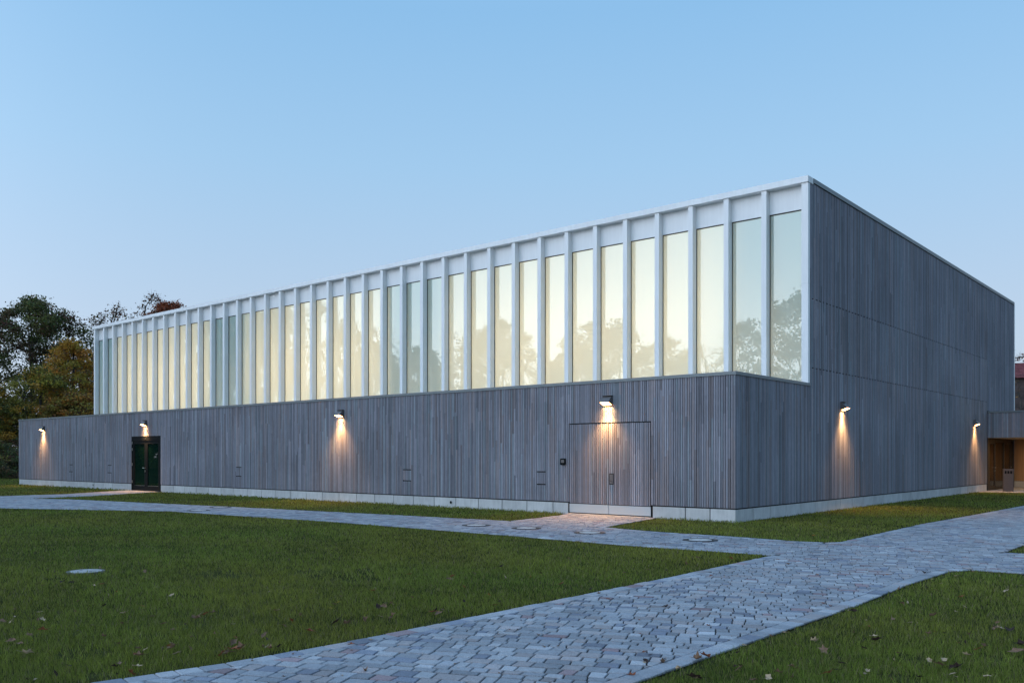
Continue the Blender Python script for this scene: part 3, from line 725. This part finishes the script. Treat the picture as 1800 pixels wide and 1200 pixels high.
spots = [(48,1153,'pale tan',.07,'left','large pale fallen leaf at the lower left corner of the lawn'),(35,1135,'brown',.06,'left'),(20,1130,'brown',.06,'left'),(50,1118,'brown',.05,'left'),(75,1092,'pale tan',.06,'left'),(78,1110,'russet',.06,'left'),(70,1080,'pale tan',.05,'left'),
 (110,1025,'dark',.07,'left'),(125,1026,'dark',.06,'left'),(180,1028,'russet',.05,'left'),(165,1030,'pale tan',.04,'left'),(190,1048,'pale tan',.04,'left'),(302,1048,'pale tan',.05,'left'),(205,1041,'orange',.03,'left'),(213,1097,'brown',.05,'left'),(216,1080,'pale tan',.05,'left'),(255,1007,'brown',.05,'left'),
 (345,1091,'brown',.07,'left'),(352,1085,'pale tan',.06,'left'),(360,1083,'russet',.06,'left'),(375,1080,'brown',.05,'left'),(300,1138,'russet',.06,'left'),(303,1144,'brown',.06,'left'),(245,1158,'brown',.06,'left'),(240,1175,'pale tan',.06,'left'),(230,1185,'russet',.06,'left'),
 (408,1135,'brown',.06,'left'),(412,1143,'russet',.08,'left','large curled russet fallen leaf at the lawn edge beside the path'),(425,1143,'brown',.06,'left'),(400,1150,'brown',.07,'left'),(390,1152,'russet',.06,'left'),(470,1140,'pale tan',.05,'left'),(465,1120,'brown',.06,'left'),(475,1145,'brown',.05,'left'),
 (545,1113,'russet',.08,'left'),(512,1095,'russet',.06,'left'),(485,1076,'brown',.06,'left'),(595,1061,'yellow',.03,'left','small yellow fallen leaf in the middle of the big lawn'),(582,1071,'yellow',.03,'left','small yellow fallen leaf just below another yellow one'),(557,1045,'pale tan',.04,'left'),(660,1035,'pale tan',.04,'left'),
 (592,1098,'dark',.06,'left'),(610,1098,'brown',.06,'left'),(640,1093,'brown',.05,'left'),(690,1088,'brown',.06,'left'),(765,1078,'dark',.08,'left'),(770,1082,'brown',.07,'left'),(760,1080,'russet',.06,'left'),(687,1089,'brown',.05,'left'),(665,1070,'dark',.06,'left'),(675,1068,'brown',.06,'left'),(720,1012,'russet',.06,'left'),(790,1020,'brown',.06,'left'),
 (795,1015,'russet',.05,'left'),(888,1017,'pale tan',.05,'left'),(932,1016,'russet',.05,'left'),(1072,1023,'orange',.04,'left'),(860,1047,'orange',.045,'left','orange fallen leaf on the lawn near the path edge'),(870,1065,'russet',.06,'left'),(1000,985,'brown',.05,'left'),(1140,1003,'brown',.05,'left'),
 (1135,1162,'dark',.055,'path','dark curled leaf standing on the paving near the lower lawn edge'),(1166,1164,'brown',.05,'path'),(1110,1186,'russet',.05,'path'),(1132,1146,'russet',.035,'path'),(1170,1066,'dark',.05,'path'),(1070,1053,'russet',.045,'path'),(1053,1043,'brown',.035,'path'),(615,1132,'russet',.04,'path'),(642,1179,'brown',.05,'path'),
 (1124,1089,'russet',.03,'path'),(1249,1012,'russet',.05,'path'),(1437,1010,'orange',.05,'path','bright orange fallen leaf in the middle of the paved crossing'),(1460,1065,'russet',.05,'path'),(1447,1060,'russet',.05,'path'),(1625,1006,'dark',.07,'path'),(1368,983,'russet',.05,'path'),(1385,991,'brown',.05,'path'),(1560,1010,'orange',.04,'path'),(1340,1041,'russet',.04,'path'),
 (1500,1076,'dark',.07,'right'),(1225,1161,'brown',.07,'right'),(1240,1158,'russet',.07,'right'),(1220,1194,'dark',.09,'right'),(1350,1194,'pale tan',.07,'right','pale curled leaf at the bottom edge of the right lawn'),(1455,1187,'russet',.06,'right','reddish fallen leaf at the bottom of the right lawn'),(1525,1184,'pale tan',.05,'right'),(1430,1128,'pale tan',.06,'right'),(1448,1145,'brown',.07,'right'),
 (1540,1130,'dark',.08,'right'),(1535,1123,'pale tan',.06,'right'),(1675,1188,'pale tan',.05,'right'),(1650,1172,'brown',.07,'right'),(1660,1165,'pale tan',.06,'right'),(1680,1175,'dark',.08,'right'),(1750,1105,'brown',.08,'right'),(1757,1108,'pale tan',.07,'right'),(1775,1110,'dark',.09,'right'),(1768,1042,'pale tan',.06,'right'),(1700,1155,'pale tan',.05,'right'),(1720,1145,'russet',.06,'right'),
 (1570,1092,'brown',.05,'right'),(1600,1098,'pale tan',.05,'right'),(1640,1085,'brown',.06,'right'),(1690,1053,'russet',.05,'right'),(1735,1195,'pale tan',.06,'right'),(1790,1150,'brown',.08,'right'),(1795,1135,'dark',.08,'right'),(1395,1175,'brown',.06,'right'),(1300,1180,'brown',.06,'right'),
 (1430,943,'orange',.04,'strip','small orange fallen leaf in the grass strip near the path corner'),(692,902,'orange',.06,'strip','orange fallen leaf on the edge of the long grass strip')]
for s_ in spots:
    x, y = ground_at(s_[0], s_[1]); drop(x, y, s_[2], s_[3], s_[4], s_[5] if len(s_) > 5 else None)
kn = ['russet', 'brown', 'brown', 'pale tan', 'pale tan', 'dark', 'dark', 'brown']
cnt = 0
while cnt < 185:
    px, py = rl.uniform(0, 1800), 960 + 240 * rl.random() ** .75
    x, y = ground_at(px, py)
    p_ = bool(inside(PATH, [x], [y])[0]); e_ = edge_dist([x], [y])[0][0]
    if not p_ and e_ > .5 and rl.random() < .35: continue
    if p_ and rl.random() < .72: continue
    if e_ < .05: continue
    place = 'path' if p_ else ('right' if x > 6.3 else 'left')
    if place == 'left' and y > -6.5: continue
    drop(x, y, rl.choice(kn), rl.uniform(.022, .05) * (.6 if p_ else 1), place); cnt += 1
for ps in protos.values():
    for o in ps:
        if o.name not in firstuse: bpy.data.objects.remove(o)

# ------------------------------------------------------------------ trees
def tree(name, loc, H, cr, seed, label, cols, shape='oval', ncl=170, nleaf=90, lsize=.16, clr=.75, z0f=.22, group=None, trunk_r=None, squash=(1, 1), lump=.28, cat='tree', bark=True):
    """tapered trunk, limbs grown to cluster centres spread through the crown, leaf-sized faces round each centre"""
    rg = np.random.default_rng(seed); rr = random.Random(seed)
    t = tag(empty(name, (loc[0], loc[1], -.02)), label, cat, group)
    cz0 = H * z0f; cen_ = []
    lp = [(rr.uniform(0, math.tau), rr.uniform(.2, 1), rr.uniform(.4, 1)) for _ in range(7)]
    def prof(u):
        if shape == 'cone': return max(.05, (1 - u) ** .8) * min(1, .4 + u * 4)
        if shape == 'spread': return max(.0, math.sin(math.pi * min(1, (u * .8 + .25))) ** .6)
        return max(.0, 1 - abs(2 * u - .85) ** 2.4 / 1.35) ** .5 if u < .97 else .18
    while len(cen_) < ncl:
        u = rr.random(); a = rr.uniform(0, math.tau); rad = prof(u) * cr
        k = 1 + sum(lump * s_ * math.exp(-((math.atan2(math.sin(a - q), math.cos(a - q))) / .6) ** 2 - ((u - h_) / .22) ** 2) for q, h_, s_ in lp) - lump * .4
        rho = rr.random() ** .42
        cen_.append(((rad * k * rho * math.cos(a)) * squash[0], (rad * k * rho * math.sin(a)) * squash[1], cz0 + u * (H - cz0) - .12 * cr * rho * rho))
    cen_.sort(key=lambda p: math.hypot(p[0], p[1]) + abs(p[2] - cz0) * .6)
    tr = trunk_r or H * .018
    nodes = []; par = []
    nt_ = 7
    wob = [(0, 0)]
    for i in range(nt_): wob.append((wob[-1][0] + rr.gauss(0, H * .008), wob[-1][1] + rr.gauss(0, H * .008)))
    for i in range(nt_ + 1): nodes.append(Vector((wob[i][0], wob[i][1], (H * .8) * i / nt_))); par.append(i - 1)
    for c in cen_:
        c = Vector(c); best = None; bd = 1e9
        for i, n_ in enumerate(nodes):
            if i == 0: continue
            d = (c - n_); q = d.length + (1.2 * max(0, n_.z - c.z + .25 * math.hypot(d.x, d.y)))
            if q < bd: bd = q; best = i
        a = nodes[best]; mid = (a + c) / 2 + Vector((rr.gauss(0, .12), rr.gauss(0, .12), -.1 * (c - a).length + rr.gauss(0, .1)))
        nodes.append(mid); par.append(best); nodes.append(c); par.append(len(nodes) - 2)
    load = [0] * len(nodes)
    for i in range(len(nodes) - 1, 0, -1):
        load[i] += 1
        load[par[i]] += load[i]
    tot = load[0]; q = MB()
    rad_ = lambda i: max(.012, tr * (load[i] / tot) ** .5)
    for i in range(1, len(nodes)):
        a, b = nodes[par[i]], nodes[i]; ra = min(rad_(par[i]), rad_(i) * 1.5) if i > nt_ else rad_(par[i]) 
        if par[i] == 0: ra *= 1.35
        q.tube(a, b, ra, rad_(i), 7 if i <= nt_ else 4)
    for i in range(nt_ + 1, len(nodes)):           # twigs
        if rr.random() < .9:
            for _ in range(3 if bark else 1):
                d = Vector((rr.gauss(0, 1), rr.gauss(0, 1), rr.gauss(.5, .8))).normalized() * rr.uniform(.4, 1.0) * clr * 1.1
                q.tube(nodes[i], nodes[i] + d, .014, .005, 3)
    q.build('trunk', M['bark'], t)
    CN = np.array(cen_); n = ncl * nleaf
    ci = rg.integers(0, ncl, n); sz = rg.uniform(.6, 1.35, ncl) * clr
    off = np.clip(rg.normal(0, .5, (n, 3)), -.95, .95) * sz[ci][:, None] * np.array([1, 1, .62])
    p = CN[ci] + off
    # leaf quads
    nrm = rg.normal(0, 1, (n, 3)); nrm[:, 2] += .6; nrm /= np.linalg.norm(nrm, axis=1)[:, None]
    tg = np.cross(nrm, rg.normal(0, 1, (n, 3))); tg /= np.linalg.norm(tg, axis=1)[:, None]; bt = np.cross(nrm, tg)
    s_ = lsize * rg.uniform(.55, 1.25, n)[:, None]
    V = np.empty((n, 4, 3)); V[:, 0] = p - tg * s_ * .6; V[:, 1] = p - bt * s_ * .42 + tg * s_ * .05; V[:, 2] = p + tg * s_ * .62 + nrm * s_ * .12; V[:, 3] = p + bt * s_ * .42 + tg * s_ * .05
    ca = np.array([c for c, w in cols]); wt = np.array([w for c, w in cols], float); wt /= wt.sum()
    cc = ca[rg.choice(len(ca), ncl, p=wt)]; lc = cc[ci] * .72 + .28 * ca[rg.choice(len(ca), n, p=wt)]
    lc = lc * rg.uniform(.6, 1.35, n)[:, None] * rg.uniform(.8, 1.2, ncl)[ci][:, None]
    np_mesh('crown', V.reshape(-1, 3), np.full(n, 4), M['leaf'], np.repeat(lc[:, None, :], 4, 1).reshape(-1, 3), t)
    return t
G1 = (.075, .11, .038); G2 = (.135, .15, .042); BR = (.18, .10, .055); AM = (.46, .235, .035); OR = (.50, .20, .04); YG = (.36, .32, .05); RD = (.38, .085, .04); PU = (.14, .062, .05); OL = (.25, .22, .045)
GL = 'trees beyond the left end of the hall'
tree('maple_tree', (-80.6, 14.9), 16.9, 5.6, 21, 'tall dark green maple turning brown, highest crown left of the hall', [(G1, 5), (G2, 3), (BR, 3), (PU, 1)], ncl=460, nleaf=85, lsize=.20, clr=.95, group=GL, lump=.35)
tree('maple_tree', (-79.5, 7.3), 17.2, 4.6, 22, 'thinly leaved tree cut off by the left edge of the photo', [(G1, 2), (PU, 3), (BR, 2)], ncl=150, nleaf=22, lsize=.18, clr=.8, group=GL, z0f=.3)
tree('amber_tree', (-66.4, 12.3), 11.3, 3.1, 23, 'amber orange tree with a pointed top before the tall dark maple', [(AM, 5), (OR, 3), (YG, 3), (OL, 2)], ncl=230, nleaf=85, lsize=.15, clr=.6, group=GL, z0f=.1, lump=.5)
tree('red_tree', (-67.0, 16.9), 11.2, 2.7, 24, 'reddish brown tree peeping out right beside the hall end', [(RD, 3), (PU, 4), (BR, 3), (AM, 1)], ncl=150, nleaf=80, lsize=.15, clr=.6, group=GL, z0f=.1)
tree('bushy_tree', (-64.5, 8.9), 8.6, 3.2, 25, 'low olive and amber bushy tree behind the wall end', [(AM, 2), (OL, 4), (YG, 3), (G1, 2)], ncl=230, nleaf=80, lsize=.15, clr=.6, group=GL, z0f=.05)
tree('bushy_tree', (-66.0, 5.6), 7.6, 3.3, 26, 'low green and golden bushy tree at the left edge', [(AM, 2), (OL, 3), (G2, 4)], ncl=230, nleaf=80, lsize=.15, clr=.6, group=GL, z0f=.05)
tree('bushy_tree', (-61.5, 10.6), 6.6, 2.6, 27, 'rust coloured low tree right behind the far wall end', [(AM, 3), (OR, 2), (OL, 4), (BR, 3)], ncl=200, nleaf=80, lsize=.15, clr=.6, group=GL, z0f=.04)
tree('hedge_bush', (-59.5, 4.2), 2.6, 3.0, 28, 'dark hedge bush at ground level left of the wall end', [(G1, 5), (BR, 4), (OL, 1)], ncl=150, nleaf=70, lsize=.12, clr=.5, group='dark bushes at the left end', z0f=.02, cat='bush')
tree('hedge_bush', (-61.5, 7.6), 3.2, 3.0, 29, 'taller dark bush touching the far end of the timber wall', [(G1, 5), (BR, 4)], ncl=150, nleaf=70, lsize=.12, clr=.5, group='dark bushes at the left end', z0f=.02, cat='bush')
GB = 'treetops behind the hall roof'
tree('sparse_tree', (-84.5, 24.8), 17.8, 5.0, 31, 'nearly bare treetop with few brown leaves above the left roof end', [(BR, 3), (PU, 3), (G1, 1)], ncl=190, nleaf=12, lsize=.22, clr=.75, group=GB, z0f=.3)
tree('sparse_tree', (-79.5, 26.6), 18.6, 4.2, 32, 'bare upright branches rising above the roof left of the rust red crown', [(PU, 3), (BR, 3), (G1, 2)], ncl=170, nleaf=8, lsize=.22, clr=.8, group=GB, z0f=.35)
tree('red_tree', (-76.0, 26.2), 17.6, 4.6, 33, 'rust red crown showing above the roof edge', [((.30, .075, .03), 5), (BR, 2)], ncl=340, nleaf=75, lsize=.18, clr=.7, group=GB, z0f=.3)
tree('sparse_tree', (-8.6, 84.0), 12.6, 4.0, 34, 'bare twiggy tree over the red tiled roof at right', [(PU, 3), (BR, 2)], ncl=110, nleaf=6, lsize=.2, clr=.7, z0f=.3, group='bare trees at the right edge')
tree('sparse_tree', (-6.2, 66.0), 8.2, 2.0, 35, 'pale slender leafless tree before the dark house wall', [(AM, 1), (BR, 2)], ncl=60, nleaf=5, lsize=.15, clr=.6, z0f=.15, group='bare trees at the right edge')

# trees across the lawn, behind the viewer: seen mirrored in the window band
GR = 'trees across the lawn mirrored in the windows'
pa_ = tree('broad_tree', (-18.0, -40), 15.0, 5.2, 41, 'broad leafy tree mirrored in the window nearest the corner', [(G1, 3), (OL, 2), (BR, 1)], ncl=230, nleaf=60, lsize=.24, clr=.8, group=GR, z0f=.12)
pb_ = tree('airy_tree', (-24.3, -42), 13.2, 3.6, 42, 'airy tree mirrored in the second window from the corner', [(G1, 3), (BR, 2)], ncl=200, nleaf=26, lsize=.22, clr=.75, group=GR, z0f=.12)
pc_ = tree('bare_tree', (-29.9, -45), 12.2, 4.2, 43, 'leafless tree mirrored in the third window from the corner', [(BR, 1)], ncl=150, nleaf=2, lsize=.16, clr=.9, group=GR, z0f=.2)
pd_ = tree('fir_tree', (-63.1, -42), 13.6, 3.0, 44, 'pointed fir mirrored in the middle of the window band', [(G1, 4), ((.02, .035, .014), 3)], shape='cone', ncl=200, nleaf=60, lsize=.2, clr=.55, group=GR, z0f=.06)
def again(src, loc, s, rz, label, sz=None):
    o = copy_tree(src); o.location = (loc[0], loc[1], -.02); o.scale = (s, s, sz or s); o.rotation_euler = (0, 0, rz); o['label'] = label
for i, (src, x, y, s, szz) in enumerate([(pa_, -34.6, -46, .86, .88), (pb_, -37.5, -42, 1.15, 1.10), (pa_, -41.2, -43, .92, 1.0), (pa_, -45.6, -45, .75, .85), (pb_, -50.0, -47, .9, .9), (pa_, -53.6, -43, 1.0, 1.1), (pb_, -57.2, -42, 1.1, 1.1), (pc_, -60.0, -44, 1.2, 1.35),
        (pa_, -67.5, -44, .85, .98), (pc_, -70.0, -40, 1.3, 1.4), (pa_, -74.5, -43, .95, 1.05), (pb_, -79.0, -42, 1.35, 1.4), (pc_, -82.0, -40, 1.6, 1.75), (pb_, -83.5, -35, 1.4, 1.6), (pa_, -86.0, -32, 1.25, 1.38), (pa_, -92.5, -30, 1.3, 1.4), (pb_, -97.0, -25, 1.4, 1.5), (pa_, -100.0, -19, 1.15, 1.15), (pa_, -106, -12, 1.2, 1.15)]):
    kind = {pa_: 'broad leafy tree', pb_: 'airy half-bare tree', pc_: 'leafless branching tree'}[src]
    posn = ['fourth', 'fifth', 'sixth', 'seventh', 'eighth', 'ninth', 'tenth', 'eleventh', 'thirteenth', 'fourteenth', 'fifteenth', 'sixteenth', 'seventeenth', 'eighteenth', 'nineteenth', 'twentieth', 'twenty-first', 'twenty-second', 'leftmost'][i]
    again(src, (x, y), s, i * 1.3, f'{kind} across the lawn, {posn} of the mirrored row counted from the corner', szz)
for i, (x, y, w_) in enumerate([(-30, -52, 1), (-45, -53, 1), (-60, -53, 1), (-76, -52, 1), (-92, -42, 1), (-104, -34, 1), (-114, -22, 1), (-118, -8, 1)]):  # unseen hedges, added and heightened to block low sky in the door glass
    tree('hedge_bush', (x, y), 8.5, 9.5, 60 + i, f'unseen dark hedge added across the lawn against low sky, {["first", "second", "third", "fourth", "fifth", "sixth", "seventh", "farthest"][i]} from the corner end', [(G1, 4), (BR, 2), (OL, 1)], ncl=260, nleaf=70, lsize=.34, clr=1.3, z0f=.02, group='hedges added to block low sky', squash=(1, .35), cat='bush')

# ------------------------------------------------------------------ houses behind
def house(name, loc, rz, w_, d_, eh, rh, label, wallc, tilec, win=True):
    t = tag(empty(name, (loc[0], loc[1], -.02), rz), label, 'house', 'houses in the distance'); rr = random.Random(int(w_ * 10))
    q = MB(); z = 0
    while z < eh - .01:                             # brick courses in bands
        x = -w_ / 2; h_ = min(.075 * 3, eh - z)
        while x < w_ / 2 - .001:
            l = min(rr.choice((.5, .75)), w_ / 2 - x); v = rr.uniform(.65, 1.3); q.box(x, x + l, -d_ / 2, -d_ / 2 + .1, z, z + h_, tuple(k * v for k in wallc), skip='bd'); x += l
        z += h_
    q.box(-w_ / 2, w_ / 2, -d_ / 2 + .11, d_ / 2, 0, eh, wallc); q.build('wall', M['brick'], t)
    q = MB(); n = 18
    for i in range(n):
        for s_ in (-1, 1):
            y0 = s_ * (d_ / 2 + .5) * (1 - i / n); y1 = s_ * (d_ / 2 + .5) * (1 - (i + 1) / n); z0 = eh - .3 + rh * i / n; z1 = eh - .3 + rh * (i + 1) / n; x = -w_ / 2 - .4
            while x < w_ / 2 + .4:
                v = rr.uniform(.75, 1.2); q.box(x, x + .38, min(y0, y1), max(y0, y1), z0, z1 + .03, tuple(k * v for k in tilec)); x += .40
    roof = q.build('roof', M['tile'], t)
    q = MB(); q.poly([(-w_ / 2, -d_ / 2, eh), (-w_ / 2, d_ / 2, eh), (-w_ / 2, 0, eh + rh - .3)], wallc); q.poly([(w_ / 2, -d_ / 2, eh), (w_ / 2, d_ / 2, eh), (w_ / 2, 0, eh + rh - .3)], wallc); q.build('gable', M['brick'], t)
    q = MB(); q.box(w_ * .2, w_ * .2 + .8, -.4, .4, eh + rh * .5, eh + rh + .7, wallc); q.build('chimney', M['brick'], roof)
    for i in range(int(w_ / 3) if win else 0):
        for fl in range(int(eh / 2.8)):
            x = -w_ / 2 + 1.5 + i * 3; f = MB(); f.box(x - .6, x + .6, -d_ / 2 - .03, -d_ / 2 - .002, .9 + fl * 2.9, 2.3 + fl * 2.9, (1, 1, 1)); wo = f.build('window', M['white'], t)
            for s_ in (-.29, .29):
                f = MB(); f.box(x + s_ - .25, x + s_ + .25, -d_ / 2 - .036, -d_ / 2 - .031, .98 + fl * 2.9, 2.22 + fl * 2.9); f.build('pane', M['doorglass'], wo)
    return t
house('brick_house', (-5.0, 86.0), R(25), 22, 10, 9.6, 1.9, 'dark brick house with a dull red tiled roof behind the hall at right', (.085, .06, .056), (.22, .075, .085), win=False)
house('brick_house', (-93.0, 9.0), R(60), 12, 8, 3.0, 3.0, 'pale small house with orange roof hidden behind the left bushes', (.42, .42, .42), (.38, .13, .07))
